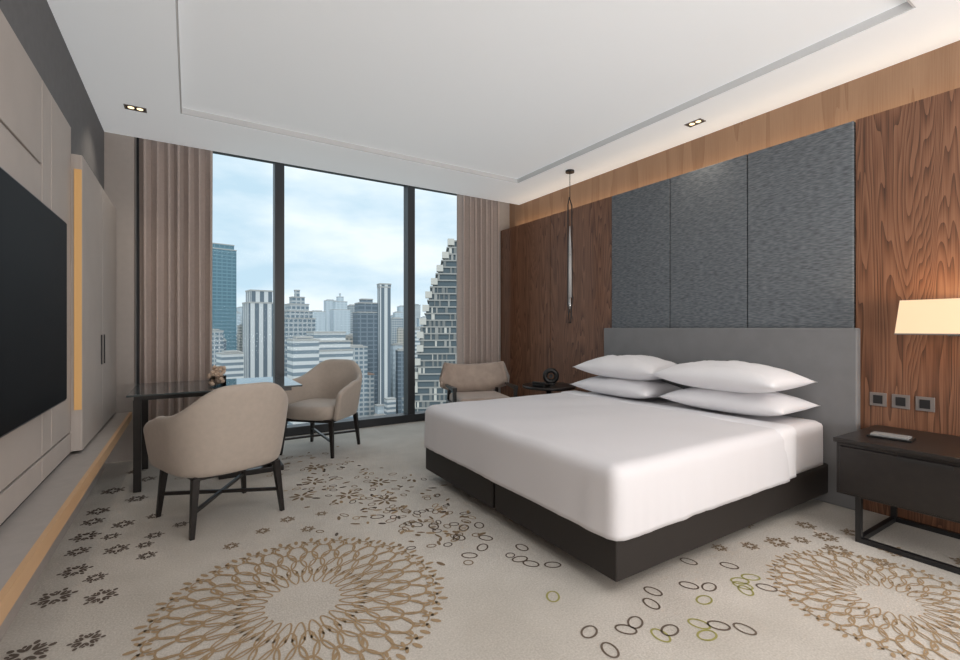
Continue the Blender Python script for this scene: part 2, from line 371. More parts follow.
# right wall cladding
XC = 3.93
ZP = 2.70
multibox('wall_cladding_wood', [((XC, 3.535, 0), (XC+.05, 4.555, ZP)), ((XC, 4.562, 0), (XC+.05, 5.68, ZP)),
                                ((XC, 0.20, 0), (XC+.05, 1.335, ZP)), ((XC, -1.0, 0), (XC+.05, 0.19, ZP)), ((XC, -2.15, 0), (XC+.05, -1.01, ZP))], [M['wood']])
box('wall_cladding_backing', (XC+.05, -2.15, 0), (XC+.09, 5.68, ZP-.03), M['seam'])
pg = []
for i in range(3):
    y0 = 1.34+0.73*i; pg.append(((XC-.012, y0+.005, 0.6), (XC+.05, y0+.725, ZP-.004)))
multibox('wall_fabric_panels', pg, [M['panelgrey']], bevel=0.005)

# headboard + bed
bed = group('bed')
box('headboard', (3.85, 1.30, 0.0), (3.915, 3.58, 1.25), M['headboard'], bed, bevel=0.012)
box('base_left', (1.66, 2.495, 0.075), (3.85, 3.50, 0.285), M['bedbase'], bed, bevel=0.012)
box('base_right', (1.66, 1.465, 0.075), (3.85, 2.470, 0.285), M['bedbase'], bed, bevel=0.012)
for i, (x, y) in enumerate(((1.85, 1.65), (1.85, 3.3), (3.6, 1.65), (3.6, 3.3), (1.85, 2.4), (1.85, 2.56))):
    cyl('foot_%d' % (i+1), (x, y, 0), (x, y, 0.08), 0.03, 0.03, M['black'], bed)
def soft_box(name, lo, hi, mat, parent, nx=40, ny=40, nz=8, rad=0.05, amp=0.004, bulge=0.0, wr=0.0, flare=0.0):
    bm = bmesh.new()
    cx, cy, cz = [(a+b)/2 for a, b in zip(lo, hi)]; hx, hy, hz = [(b-a)/2 for a, b in zip(lo, hi)]
    bmesh.ops.create_cube(bm, size=2)
    bmesh.ops.subdivide_edges(bm, edges=[e for e in bm.edges if abs(e.verts[0].co.x-e.verts[1].co.x) > 1], cuts=nx)
    bmesh.ops.subdivide_edges(bm, edges=[e for e in bm.edges if abs(e.verts[0].co.y-e.verts[1].co.y) > 1], cuts=ny, use_grid_fill=True)
    bmesh.ops.subdivide_edges(bm, edges=[e for e in bm.edges if abs(e.verts[0].co.z-e.verts[1].co.z) > 1], cuts=nz, use_grid_fill=True)
    for vv in bm.verts:
        p = Vector((vv.co.x*hx, vv.co.y*hy, vv.co.z*hz))
        q = Vector((max(-hx+rad, min(hx-rad, p.x)), max(-hy+rad, min(hy-rad, p.y)), p.z if p.z < hz-rad else hz-rad))
        d = p-q
        if d.length > rad: p = q+d.normalized()*rad
        side = max(0.0, min(1.0, (hz-p.z)/(2*hz)))
        p.x += noise.noise(Vector((p.y*2.2, p.z*2.5, 3)))*amp*1.5
        p.y += noise.noise(Vector((p.x*2.2, p.z*2.5, 8)))*amp*1.5
        if wr:   # soft vertical drape folds low on the sides
            ang = math.atan2(p.y, p.x)
            f = (noise.noise(Vector((p.x*5, p.y*5, 4)))+0.5*noise.noise(Vector((p.x*11, p.y*11, 2))))*wr*side
            if abs(p.x) > hx-0.02: p.x += math.copysign(f, p.x)
            if abs(p.y) > hy-0.02: p.y += math.copysign(f, p.y)
            if p.z > 0.5*hz: p.z += (noise.noise(Vector((p.x*1.3+p.y*3.5, p.y*1.2, 6))))*wr*0.35
        if flare:
            if abs(p.x) > hx-0.02: p.x += math.copysign(flare*side, p.x)
            if abs(p.y) > hy-0.02: p.y += math.copysign(flare*side, p.y)
        if p.z > 0: p.z += noise.noise(Vector((p.x*3, p.y*3, 1)))*amp + bulge*(1-(p.x/hx)**2)*(1-(p.y/hy)**2)
        vv.co = Vector((cx, cy, cz))+p
    me = bpy.data.meshes.new(name); bm.to_mesh(me); bm.free(); me.materials.append(mat)
    for p in me.polygons: p.use_smooth = True
    ob = bpy.data.objects.new(name, me); link(ob); ob.parent = parent; return ob
soft_box('mattress', (1.67, 1.475, 0.28), (3.84, 3.49, 0.59), M['linen'], bed, rad=0.05, amp=0.002)
soft_box('duvet', (1.638, 1.448, 0.275), (3.28, 3.515, 0.61), M['linen'], bed, nx=70, ny=80, nz=14, rad=0.065, amp=0.007, bulge=0.012, wr=0.014, flare=0.006)
soft_box('sheet_fold', (3.12, 1.442, 0.288), (3.36, 3.52, 0.616), M['linen2'], bed, nx=14, ny=80, nz=14, rad=0.05, amp=0.004, wr=0.006)

def pillow(name, c, w, d, h, rz, parent, tilt=0, seed=0):
    n = 28; V = []; F = []
    for side in (1, -1):
        for i in range(n+1):
            for j in range(n+1):
                u = -1+2*i/n; vv = -1+2*j/n
                t = h/2*(max(0, (1-abs(u)**2.8)*(1-abs(vv)**2.8)))**0.6
                x = u*w/2*(1-0.07*(1-vv*vv)) ; y = vv*d/2*(1-0.07*(1-u*u))
                wr = (noise.noise(Vector((u*2.2+seed, vv*2.2, side)))*0.014+noise.noise(Vector((u*6+seed, vv*5, side)))*0.008)*(1-u*u)*(1-vv*vv)*2
                z = side*t+wr
                if side < 0: z = -t*0.75
                V.append((x, y, z))
        o = 0 if side == 1 else (n+1)**2
        for i in range(n):
            for j in range(n):
                a = o+i*(n+1)+j; q = (a, a+n+1, a+n+2, a+1)
                F.append(q if side == 1 else tuple(reversed(q)))
    ob = mesh_obj(name, V, F, M['linen2'], parent, loc=c, rot=(0, tilt, rz), smooth=True)
    md = ob.modifiers.new('weld', 'WELD'); md.merge_threshold = 0.0005
    return ob
H = math.pi/2
pillow('pillow_1', (3.54, 1.97, 0.69), 0.94, 0.58, 0.21, H+.03, bed, 0, 1)
pillow('pillow_2', (3.48, 2.96, 0.69), 0.92, 0.58, 0.21, H-.02, bed, 0, 5)
pillow('pillow_3', (3.50, 2.00, 0.865), 0.98, 0.58, 0.25, H-.03, bed, 0, 9)
pillow('pillow_4', (3.50, 2.93, 0.865), 0.92, 0.58, 0.25, H+.04, bed, 0, 13)

# ------------------------------------------------------------ windows
multibox('window_frame', [((0.82, YW-.05, 0.0), (0.92, YW+.10, 3.2)), ((2.45, YW-.05, 0.0), (2.55, YW+.10, 3.2)),
                          ((-0.45, YW-.05, 0.0), (-0.38, YW+.10, 3.2)), ((3.77, YW-.05, 0.0), (3.84, YW+.10, 3.2)),
                          ((-0.45, YW-.07, 0.0), (3.84, YW+.10, 0.10)), ((-0.45, YW-.05, 3.165), (3.84, YW+.10, 3.2))], [M['frame']])
for i, (a, b_) in enumerate(((-0.38, 0.82), (0.92, 2.45), (2.55, 3.77))):
    box('window_%d' % (i+1), (a, YW+.02, 0.10), (b_, YW+.032, 3.165), M['glass'])
def curtain(name, x0, x1, y, nf, amp, ph0=0.0):
    period = (x1-x0)/nf
    n = nf*22; V = []; F = []; rows = 12
    for r_ in range(rows):
        z = 0.01+(3.18-0.01)*r_/(rows-1); t = r_/(rows-1)
        for i in range(n+1):
            x = x0+(x1-x0)*i/n; ph = 2*math.pi*(x-x0)/period+ph0
            ph2 = ph+0.45*math.sin(ph*0.23+1)
            A = amp*(1.0-0.2*t)*(1+0.22*math.sin(ph*0.31))
            yy = y+A*math.sin(ph2)+0.006*math.sin(3*t+ph*0.2)
            V.append((x+period*0.22*math.sin(2*ph2)+0.004*math.sin(2.5*t+ph*.4), yy, z))
    for r_ in range(rows-1):
        for i in range(n):
            a = r_*(n+1)+i; F.append((a, a+1, a+n+2, a+n+1))
    ob = mesh_obj(name, V, F, M['curtain'], smooth=True)
    md = ob.modifiers.new('s', 'SOLIDIFY'); md.thickness = 0.004
curtain('curtain', -0.43, 0.20, 5.565, 7, 0.062)
curtain('curtain', 3.15, 3.80, 5.565, 7, 0.062, 1.0)

# ------------------------------------------------------------ chairs
def tub_chair(name, loc, rz, sc=1.0):
    e = group(name, (loc[0], loc[1], 0), rz)
    a, bb, fr = 0.335*sc, 0.33*sc, 0.27
    path = []
    nst = 8
    for i in range(nst): path.append((a, fr-(fr)*i/nst, 1-0.30*i/nst))
    na = 28
    for i in range(na+1):
        t = math.pi*i/na; c = math.cos(t); s = math.sin(t); ex = 2/2.7
        path.append((a*math.copysign(abs(c)**ex, c), -bb*abs(s)**ex, 0.70*abs(c)**1.0))
    for i in range(1, nst+1): path.append((-a, fr*i/nst, 0.70+0.30*i/nst))
    NP = len(path)
    th = 0.06
    V = []; F = []
    for k, (x, y, t) in enumerate(path):
        p0 = path[max(0, k-1)]; p1 = path[min(NP-1, k+1)]
        tx, ty = p1[0]-p0[0], p1[1]-p0[1]; L = math.hypot(tx, ty) or 1; nx, ny = -ty/L, tx/L
        if nx*x+ny*y < 0 and (abs(x)+abs(y)) > 0.01: nx, ny = -nx, -ny
        zt = 0.665+0.24*(0.5+0.5*math.cos(math.pi*min(1, max(0, t-0.12)*1.2)))
        if t > 0.85: zt -= 0.05*((t-0.85)/0.15)**2
        zb = 0.35
        loop = []
        def fl(z): return -0.045+0.075*(max(0, z-zb)/0.5)**0.8
        H_ = zt-zb
        rows = [(zb, -th*0.5), (zb, 0), (zb+H_*0.15, 0), (zb+H_*0.35, 0), (zb+H_*0.6, 0), (zb+H_*0.85, 0), (zt-0.02, 0), (zt, -0.018),
                (zt, -th+0.018), (zt-0.02, -th), (zb+H_*0.8, -th), (zb+H_*0.5, -th), (zb+H_*0.25, -th), (zb, -th)]
        for (z, off) in rows:
            o = fl(z)+off
            loop.append((x+nx*o, y+ny*o, z))
        V += loop
    R = 14
    for k in range(NP-1):
        for j in range(R):
            j2 = (j+1) % R; F.append((k*R+j, k*R+j2, (k+1)*R+j2, (k+1)*R+j))
    F.append(tuple(range(R))); F.append(tuple(reversed(range((NP-1)*R, NP*R))))
    ob = mesh_obj('shell', V, F, M['chair'], e, smooth=True)
    bm = bmesh.new(); bm.from_mesh(ob.data); bmesh.ops.recalc_face_normals(bm, faces=bm.faces); bm.to_mesh(ob.data); bm.free()
    md = ob.modifiers.new('sub', 'SUBSURF'); md.levels = 1; md.render_levels = 1
    V = []; n = 40; lev = [(0.355, 0.90), (0.37, 0.965), (0.455, 1.0), (0.48, 0.97), (0.492, 0.85), (0.50, 0.5)]
    for (z, s2) in lev:
        for i in range(n):
            t = 2*math.pi*i/n; c = math.cos(t); s_ = math.sin(t)
            ex = 2/3.6; x = 0.265*sc*math.copysign(abs(c)**ex, c); y = 0.03+0.285*math.copysign(abs(s_)**ex, s_)
            V.append((x*s2, (y-0.03)*s2+0.03, z))
    V.append((0, 0.03, 0.502)); F = []
    for l in range(len(lev)-1):
        for i in range(n):
            j = (i+1) % n; F.append((l*n+i, l*n+j, (l+1)*n+j, (l+1)*n+i))
    for i in range(n): F.append(((len(lev)-1)*n+i, (len(lev)-1)*n+(i+1) % n, len(V)-1))
    F.append(tuple(reversed(range(n))))
    mesh_obj('seat_cushion', V, F, M['chair'], e, smooth=True)
    box('seat_frame', (-0.26, -0.25, 0.33), (0.26, 0.27, 0.36), M['espresso'], e, bevel=0.005)
    L = [(0.25, 0.25), (-0.25, 0.25), (-0.25, -0.24), (0.25, -0.24)]
    for i, (x, y) in enumerate(L):
        bar('leg_%d' % (i+1), (x*1.12, y*1.12, 0), (x, y, 0.345), 0.026, 0.042, M['espresso'], e)
    k = 1.07
    bar('stretcher_1', (0.25*k, 0.25*k, 0.15), (-0.25*k, -0.24*k, 0.15), 0.022, 0.022, M['espresso'], e)
    bar('stretcher_2', (-0.25*k, 0.25*k, 0.151), (0.25*k, -0.24*k, 0.151), 0.022, 0.022, M['espresso'], e)
    return e
tub_chair('dining_armchair', (0.18, 3.56), math.radians(20), 1.12)
tub_chair('dining_armchair', (1.15, 4.90), math.radians(136), 1.10)

# lounge chair by the window
e = group('lounge_chair', (2.88, 4.62, 0), math.radians(165))
V = []; F = []; n = 24
for i in range(n+1):
    u = -1+2*i/n; a = u*1.0
    x = 0.40*math.sin(a)/math.sin(1.0); yb = -0.30+0.30*(1-math.cos(a))
    zt = 0.80+0.04*u*u; zb = 0.46+0.10*abs(u)**2
    for (z, o) in ((zb, 0), (zb+0.1, -0.02), ((zb+zt)/2, -0.04), (zt-0.02, -0.07), (zt, -0.06), (zt, -0.03), (zt-0.03, -0.01), ((zb+zt)/2, 0.03), (zb+0.1, 0.05), (zb, 0.045)):
        V.append((x-math.sin(a)*(-o), yb+o*math.cos(a), z))
R = 10
for i in range(n):
    for j in range(R):
        j2 = (j+1) % R; F.append((i*R+j, i*R+j2, (i+1)*R+j2, (i+1)*R+j))
F.append(tuple(range(R))); F.append(tuple(reversed(range(n*R, (n+1)*R))))
ob = mesh_obj('backrest', V, F, M['suede'], e, smooth=True)
bm = bmesh.new(); bm.from_mesh(ob.data); bmesh.ops.recalc_face_normals(bm, faces=bm.faces); bm.to_mesh(ob.data); bm.free()
box('seat', (-0.30, -0.26, 0.36), (0.30, 0.32, 0.47), M['suede'], e, bevel=0.035, seg=4)
for i, sx in enumerate((-1, 1)):
    bar('front_leg_%d' % (i+1), (sx*0.35, 0.30, 0), (sx*0.36, 0.27, 0.56), 0.028, 0.04, M['espresso'], e)
    bar('rear_leg_%d' % (i+1), (sx*0.33, -0.33, 0), (sx*0.30, -0.22, 0.52), 0.028, 0.04, M['espresso'], e)
    bar('arm_%d' % (i+1), (sx*0.36, 0.30, 0.57), (sx*0.37, -0.08, 0.58), 0.045, 0.028, M['espresso'], e)
    bar('side_rail_%d' % (i+1), (sx*0.345, 0.28, 0.37), (sx*0.31, -0.26, 0.37), 0.035, 0.035, M['espresso'], e)
bar('front_rail', (-0.345, 0.285, 0.37), (0.345, 0.285, 0.37), 0.035, 0.035, M['espresso'], e)

# dining / work table
e = group('dining_table', (0, 0, 0), 0)
box('glass_top', (-0.40, 4.28, 0.735), (0.84, 5.16, 0.75), M['tabletop'], e, bevel=0.003)
multibox('apron', [((-0.36, 4.34, 0.70), (0.76, 4.37, 0.735)), ((-0.36, 5.06, 0.70), (0.76, 5.09, 0.735)), ((-0.36, 4.37, 0.70), (-0.32, 5.06, 0.735)), ((0.72, 4.37, 0.70), (0.76, 5.06, 0.735))], [M['espresso']], e)
multibox('base_plinth', [((0.20, 4.36, 0), (0.70, 4.94, 0.045))], [M['espresso']], e, bevel=0.005)
bar('pedestal_1', (0.30, 4.48, 0.04), (0.72, 4.88, 0.70), 0.09, 0.09, M['espresso'], e)
bar('pedestal_2', (0.62, 4.44, 0.04), (0.26, 4.90, 0.70), 0.09, 0.09, M['espresso'], e)
bar('leg_1', (-0.34, 4.38, 0), (-0.34, 4.38, 0.70), 0.05, 0.05, M['espresso'], e)
bar('leg_2', (-0.34, 5.06, 0), (-0.34, 5.06, 0.70), 0.05, 0.05, M['espresso'], e)
# vase
e = group('flower_vase', (0.20, 4.58, 0.75), 0.4)
multibox('glass', [((-.05, -.05, 0), (.05, .05, .008)), ((-.05, -.05, .008), (-.045, .05, .09)), ((.045, -.05, .008), (.05, .05, .09)), ((-.045, -.05, .008), (.045, -.045, .09)), ((-.045, .045, .008), (.045, .05, .09))], [M['vase']], e)
V = []; F = []
for k in range(70):
    c = Vector((random.gauss(0, .026), random.gauss(0, .026), random.uniform(.02, .17))); r_ = .018
    bm = bmesh.new(); bmesh.ops.create_icosphere(bm, subdivisions=1, radius=r_)
    o = len(V); bm.verts.index_update()
    V += [tuple(vv.co*random.uniform(.8, 1.2)+c) for vv in bm.verts]; F += [tuple(q.index+o for q in ff.verts) for ff in bm.faces]; bm.free()
mesh_obj('blooms', V, F, M['flower'], e)

# ------------------------------------------------------------ bedside: far round table
e = group('side_table', (3.47, 4.05, 0))
cyl('top', (0, 0, 0.57), (0, 0, 0.60), 0.30, 0.30, M['espresso'], e, 40)
cyl('stem', (0, 0, 0.02), (0, 0, 0.57), 0.03, 0.03, M['espresso'], e)
cyl('foot', (0, 0, 0), (0, 0, 0.02), 0.18, 0.18, M['espresso'], e, 32)
e = group('desk_clock', (3.50, 4.05, 0.60), -0.7)
V = []; F = []; N1, N2 = 32, 10
for i in range(N1):
    A = 2*math.pi*i/N1
    for j in range(N2):
        B_ = 2*math.pi*j/N2; rr = 0.065+0.028*math.cos(B_)
        V.append((rr*math.cos(A), 0.028*math.sin(B_), 0.10+rr*math.sin(A)))
for i in range(N1):
    for j in range(N2):
        F.append((i*N2+j, i*N2+(j+1) % N2, ((i+1) % N1)*N2+(j+1) % N2, ((i+1) % N1)*N2+j))
mesh_obj('ring_body', V, F, M['plastic'], e, smooth=True)
cyl('hub', (0, -0.02, 0.10), (0, 0.02, 0.10), 0.022, 0.022, M['plastic'], e)
box('foot', (-0.05, -0.035, 0), (0.05, 0.035, 0.02), M['plastic'], e, bevel=0.005)
e = group('telephone', (3.30, 3.98, 0.60), 0.3)
box('base', (-0.06, -0.08, 0), (0.06, 0.08, 0.03), M['plastic'], e, bevel=0.008)
box('handset', (-0.055, -0.09, 0.03), (-0.015, 0.09, 0.055), M['plastic'], e, bevel=0.01)
# pendant lamp
e = group('pendant_lamp', (3.70, 3.95, 0))
cyl('canopy', (0, 0, ZC-.025), (0, 0, ZC), 0.05, 0.05, M['black'], e, 28)
cyl('cord', (0, 0, 2.72), (0, 0, ZC-.02), 0.004, 0.004, M['black'], e, 8)
tube('frame_loop', [(-.012, 0, 2.75), (.03, 0, 2.66), (.034, 0, 1.55), (.012, 0, 1.31), (-.012, 0, 1.31), (-.034, 0, 1.55), (-.03, 0, 2.0), (-.03, 0, 2.66)], 0.007, M['black'], e, True)
cyl('glass_tube', (0, 0, 1.60), (0, 0, 2.10), 0.022, 0.020, M['tubeglass'], e)
cyl('glass_tube_tip', (0, 0, 2.10), (0, 0, 2.42), 0.020, 0.004, M['tubeglass'], e)
cyl('glass_tube_end', (0, 0, 1.42), (0, 0, 1.60), 0.005, 0.022, M['chrome'], e)

# ------------------------------------------------------------ near nightstand
e = group('nightstand')
multibox('body', [((3.265, 0.41, 0.27), (3.905, 1.205, 0.575))], [M['espresso']], e, bevel=0.005)
box('top', (3.245, 0.40, 0.575), (3.915, 1.215, 0.60), M['espresso'], e, bevel=0.004)
multibox('drawer_front', [((3.25, 0.43, 0.285), (3.265, 1.185, 0.555))], [M['espresso']], e, bevel=0.004)
box('drawer_pull', (3.243, 0.70, 0.535), (3.25, 0.92, 0.555), M['black'], e)
for i, y in enumerate((0.50, 1.11)):
    multibox('sled_leg_%d' % (i+1), [((3.30, y-.014, 0), (3.88, y+.014, 0.028)), ((3.30, y-.014, 0.028), (3.328, y+.014, 0.27)), ((3.852, y-.014, 0.028), (3.88, y+.014, 0.27))], [M['black']], e)
multibox('cross_rail', [((3.30, 0.514, 0.0), (3.328, 1.096, 0.028)), ((3.852, 0.514, 0.0), (3.88, 1.096, 0.028))], [M['black']], e)
e = group('notepad', (3.50, 1.02, 0.60), 0.1)
box('cover', (-0.06, -0.10, 0), (0.06, 0.10, 0.012), M['plastic'], e, bevel=0.003)
box('pages', (-0.050, -0.085, 0.012), (0.050, 0.085, 0.020), M['paper'], e)
# wall lamp
e = group('wall_lamp', (3.70, 0.83, 0))
V = []
for (z, sx, sy) in ((1.215, 0.105, 0.20), (1.415, 0.09, 0.18)):
    V += [(-sx, -sy, z), (sx, -sy, z), (sx, sy, z), (-sx, sy, z)]
ob = mesh_obj('shade', V, [(0, 1, 5, 4), (1, 2, 6, 5), (2, 3, 7, 6), (3, 0, 4, 7)], M['shade'], e)
md = ob.modifiers.new('s', 'SOLIDIFY'); md.thickness = 0.004
multibox('shade_rim', [((-.107, -.202, 1.210), (-.101, .202, 1.218)), ((.101, -.202, 1.210), (.107, .202, 1.218)), ((-.101, -.202, 1.210), (.101, -.196, 1.218)), ((-.101, .196, 1.210), (.101, .202, 1.218))], [M['plate']], e)
cyl('arm', (0, 0, 1.30), (0.225, 0, 1.30), 0.008, 0.008, M['chrome'], e)
box('backplate', (0.215, -0.04, 1.20), (0.23, 0.04, 1.40), M['chrome'], e, bevel=0.003)
cyl('bulb', (0, 0, 1.28), (0, 0, 1.36), 0.025, 0.025, M['glow'], e)
# switches
for i, y in enumerate((1.21, 1.093, 0.975)):
    e = group('wall_switch', (XC, y, 0.77))
    box('plate', (-0.008, -0.045, -0.045), (0, 0.045, 0.045), M['plate'], e, bevel=0.002)
    box('rocker', (-0.012, -0.025, -0.028), (-0.008, 0.025, 0.028), M['black'], e, bevel=0.001)
for y in (3.78, 3.87):
    e = group('wall_switch', (XC, y, 0.80))
    box('plate', (-0.008, -0.038, -0.04), (0, 0.038, 0.04), M['plate'], e, bevel=0.002)
    box('rocker', (-0.012, -0.02, -0.025), (-0.008, 0.02, 0.025), M['black'], e, bevel=0.001)

# ------------------------------------------------------------ downlights
def spot(loc, power, size=math.radians(110), col=(1, 0.86, 0.70), blend=1.0, rad=0.05):
    l = bpy.data.lights.new('spot', 'SPOT'); l.energy = power; l.spot_size = size; l.spot_blend = blend; l.color = col; l.shadow_soft_size = rad
    o = bpy.data.objects.new('downlight_lamp', l); link(o); o.location = loc
    return o
def downlight(x, y, power, rot=False):
    e = group('downlight', (x, y, ZC))
    a, b2 = (0.045, 0.075)
    if rot: a, b2 = b2, a
    multibox('trim_ring', [((-a, -b2, -.006), (-a+.008, b2, 0)), ((a-.008, -b2, -.006), (a, b2, 0)), ((-a+.008, -b2, -.006), (a-.008, -b2+.008, 0)), ((-a+.008, b2-.008, -.006), (a-.008, b2, 0))], [M['plate']], e)
    box('baffle', (-a+.008, -b2+.008, -.002), (a-.008, b2-.008, 0), M['black'], e)
    cyl('lens_1', (0 if not rot else -.03, -.03 if not rot else 0, -.004), (0 if not rot else -.03, -.03 if not rot else 0, -.002), .022, .022, M['glow'], e)
    cyl('lens_2', (0 if not rot else .03, .03 if not rot else 0, -.004), (0 if not rot else .03, .03 if not rot else 0, -.002), .022, .022, M['glow'], e)
    s_ = spot((0, 0, -0.03), power, rad=0.03); s_.parent = e
downlight(-0.38, 4.73, 16, True)
downlight(3.77, 2.44, 12)
downlight(3.77, 0.4, 12)
downlight(-0.35, 1.6, 8, True)
def area(name, loc, sx, sy, power, col, rot=(0, 0, 0)):
    l = bpy.data.lights.new(name, 'AREA'); l.shape = 'RECTANGLE'; l.size = sx; l.size_y = sy; l.energy = power; l.color = col
    o = bpy.data.objects.new(name, l); link(o); o.location = loc; o.rotation_euler = rot; return o
area('overhead_fill_light', (1.9, -1.0, ZC-.03), 3.2, 1.8, 40, (1, 0.98, 0.96))  # unseen fill light added below the ceiling behind the camera
area('rear_fill_light', (1.9, YB+.03, 1.6), 3.8, 2.4, 125, (1, 0.985, 0.97), (math.radians(90+8), 0, 0))  # added frontal fill at the back wall; no opening there
area('upward_fill_light', (1.9, -1.5, 0.9), 3.2, 1.0, 42, (1, 0.98, 0.96), (math.radians(180-25), 0, 0))  # added upward fill behind the camera to light the ceiling; no fixture
area('cove_light_strip', (4.03, 1.8, 2.70), 0.08, 7.4, 6, (1, 0.75, 0.50), (math.pi, 0, 0))
pl = bpy.data.lights.new('wall_lamp_bulb', 'POINT'); pl.energy = 3.0; pl.color = (1, 0.7, 0.4); pl.shadow_soft_size = 0.03
po = bpy.data.objects.new('wall_lamp_bulb', pl); link(po); po.location = (3.70, 0.83, 1.40)
sl = bpy.data.lights.new('sun', 'SUN'); sl.energy = 1.6; sl.angle = 0.2; sl.color = (1, 0.97, 0.92)
so = bpy.data.objects.new('sun', sl); link(so); so.rotation_euler = (math.radians(50), 0, math.radians(-20))

# ------------------------------------------------------------ world
wd = bpy.data.worlds.new('world'); scene.world = wd; wd.use_nodes = True; nt = wd.node_tree
bg = nt.nodes['Background']; bg.inputs['Strength'].default_value = 1.45
tc = nt.nodes.new('ShaderNodeTexCoord'); mp = nt.nodes.new('ShaderNodeMapping'); mp.inputs['Scale'].default_value = (1.6, 1.6, 4.5)
mp.inputs['Location'].default_value = (0.3, 0.0, 0.2)
nt.links.new(tc.outputs['Generated'], mp.inputs['Vector'])
n = nt.nodes.new('ShaderNodeTexNoise'); n.inputs['Scale'].default_value = 1.9; n.inputs['Detail'].default_value = 6; n.inputs['Roughness'].default_value = 0.5
nt.links.new(mp.outputs['Vector'], n.inputs['Vector'])
r = nt.nodes.new('ShaderNodeValToRGB'); e_ = r.color_ramp.elements
e_[0].position = 0.38; e_[0].color = (0.42, 0.56, 0.66, 1); e_[1].position = 0.60; e_[1].color = (0.67, 0.73, 0.77, 1)
nt.links.new(n.outputs['Fac'], r.inputs['Fac']); nt.links.new(r.outputs['Color'], bg.inputs['Color'])

# ------------------------------------------------------------ city outside
GZ = -95.0
CITY = group('city_skyline')
box('city_ground', (-1500, 40, GZ-2), (5200, 5200, GZ), pmat('city_ground', (0.20, 0.22, 0.20), 0.9, noise=0.35, nscale=0.02), CITY)
F1 = facade_mat('facade_teal', (0.12, 0.24, 0.29), (0.05, 0.14, 0.19), 4, 5, 0.7, 0.15, haze=.08)
F2 = facade_mat('facade_white_vertical', (0.60, 0.61, 0.61), (0.08, 0.11, 0.14), 4, 5.5, 0.6, 0.5, 'v', haze=.08)
F3 = facade_mat('facade_white_horizontal', (0.64, 0.65, 0.65), (0.16, 0.21, 0.25), 4, 5, 0.5, 0.3, 'h', haze=.08)
F4 = facade_mat('facade_grey_grid', (0.40, 0.42, 0.43), (0.08, 0.13, 0.17), 4, 4, 0.6, 0.3, haze=.12)
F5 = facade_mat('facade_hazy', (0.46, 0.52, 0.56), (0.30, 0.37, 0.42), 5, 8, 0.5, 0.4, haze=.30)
F6 = facade_mat('facade_beige', (0.46, 0.42, 0.36), (0.14, 0.16, 0.16), 3.6, 4, 0.5, 0.35, haze=.08)
F7 = facade_mat('facade_dark_glass', (0.14, 0.18, 0.22), (0.05, 0.08, 0.11), 4, 6, 0.7, 0.2, haze=.1)
ROOF = pmat('roof', (0.42, 0.42, 0.41), 0.9)
ROOF2 = pmat('roof_terracotta', (0.32, 0.22, 0.17), 0.9)
cT, sT = math.cos(TH), math.sin(TH)
def tower(name, px, wpx, ytop, d, mat, tiers=None, depth=None, rz=None):
    """tower placed by bearing and distance from the hotel"""
    k = (px-480)/462; X = d*(sT+k*cT); Y = d*(cT-k*sT); wdt = wpx*d/462*0.82; dp = depth or wdt
    top = 1.25+(328-ytop)*d/462-GZ
    tiers = tiers or [(0.985, 1), (1, 0.6)]
    bx = []; z0 = 0
    for (hf, wf) in tiers:
        bx.append(((-wdt*wf/2, -dp*wf/2, z0), (wdt*wf/2, dp*wf/2, top*hf), 0)); z0 = top*hf
        bx.append(((-wdt*wf/2-.3, -dp*wf/2-.3, z0-.01), (wdt*wf/2+.3, dp*wf/2+.3, z0+1.0), 1))
    ob = multibox(name, bx, [mat, ROOF], CITY); ob.location = (X, Y, GZ); ob.rotation_euler = (0, 0, rz if rz is not None else -math.atan2(sT+k*cT, cT-k*sT)+0.25)
    return ob
tower('glass_skyscraper', 221, 27, 246, 520, F1, [(0.97, 1), (1, .85)])
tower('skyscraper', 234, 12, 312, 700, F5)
tower('skyscraper', 212, 20, 330, 420, F4)
tower('skyscraper', 231, 26, 352, 330, F3)
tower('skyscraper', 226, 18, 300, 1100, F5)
tower('striped_tower', 259, 30, 292, 330, F2, [(0.93, 1), (1, 0.8)])
tower('skyscraper', 243, 10, 325, 600, F6)
tower('stepped_tower', 297, 34, 291, 430, F4, [(0.80, 1.0), (0.85, 0.85), (0.90, 0.65), (0.95, 0.42), (1.0, 0.15)])
tower('office_block', 326, 46, 333, 300, F3, [(0.80, 1.2), (0.88, 1.1), (0.94, 1.0), (1, .8)])
tower('office_block', 303, 30, 338, 260, F3)
tower('skyscraper', 317, 16, 311, 900, F5)
tower('spire_tower', 340, 20, 294, 950, F5, [(0.8, 1), (0.9, 0.7), (0.96, 0.35), (1, 0.08)])
tower('skyscraper', 330, 12, 300, 1200, F5)
tower('skyscraper', 352, 10, 305, 1000, F4)
tower('skyscraper', 366, 26, 300, 430, F7, [(0.9, 1), (0.97, 0.85), (1, 0.5)])
tower('white_tower', 384, 13, 285, 400, F2, [(0.98, 1), (1, 1.05)])
tower('skyscraper', 396, 14, 318, 800, F4)
tower('skyscraper', 403, 12, 306, 1300, F5)
tower('skyscraper', 292, 12, 316, 1200, F5)
tower('skyscraper', 355, 24, 346, 400, F4)
tower('skyscraper', 398, 18, 350, 480, F5)
tower('skyscraper', 271, 14, 318, 1200, F5)
tower('skyscraper', 422, 10, 318, 1300, F5)
for i in range(70):
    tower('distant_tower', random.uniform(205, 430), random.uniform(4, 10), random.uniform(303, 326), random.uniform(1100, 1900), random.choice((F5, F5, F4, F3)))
for i in range(50):
    tower('mid_tower', random.uniform(208, 420), random.uniform(6, 13), random.uniform(328, 358), random.uniform(420, 900), random.choice((F3, F4, F5, F6, F2, F7)))
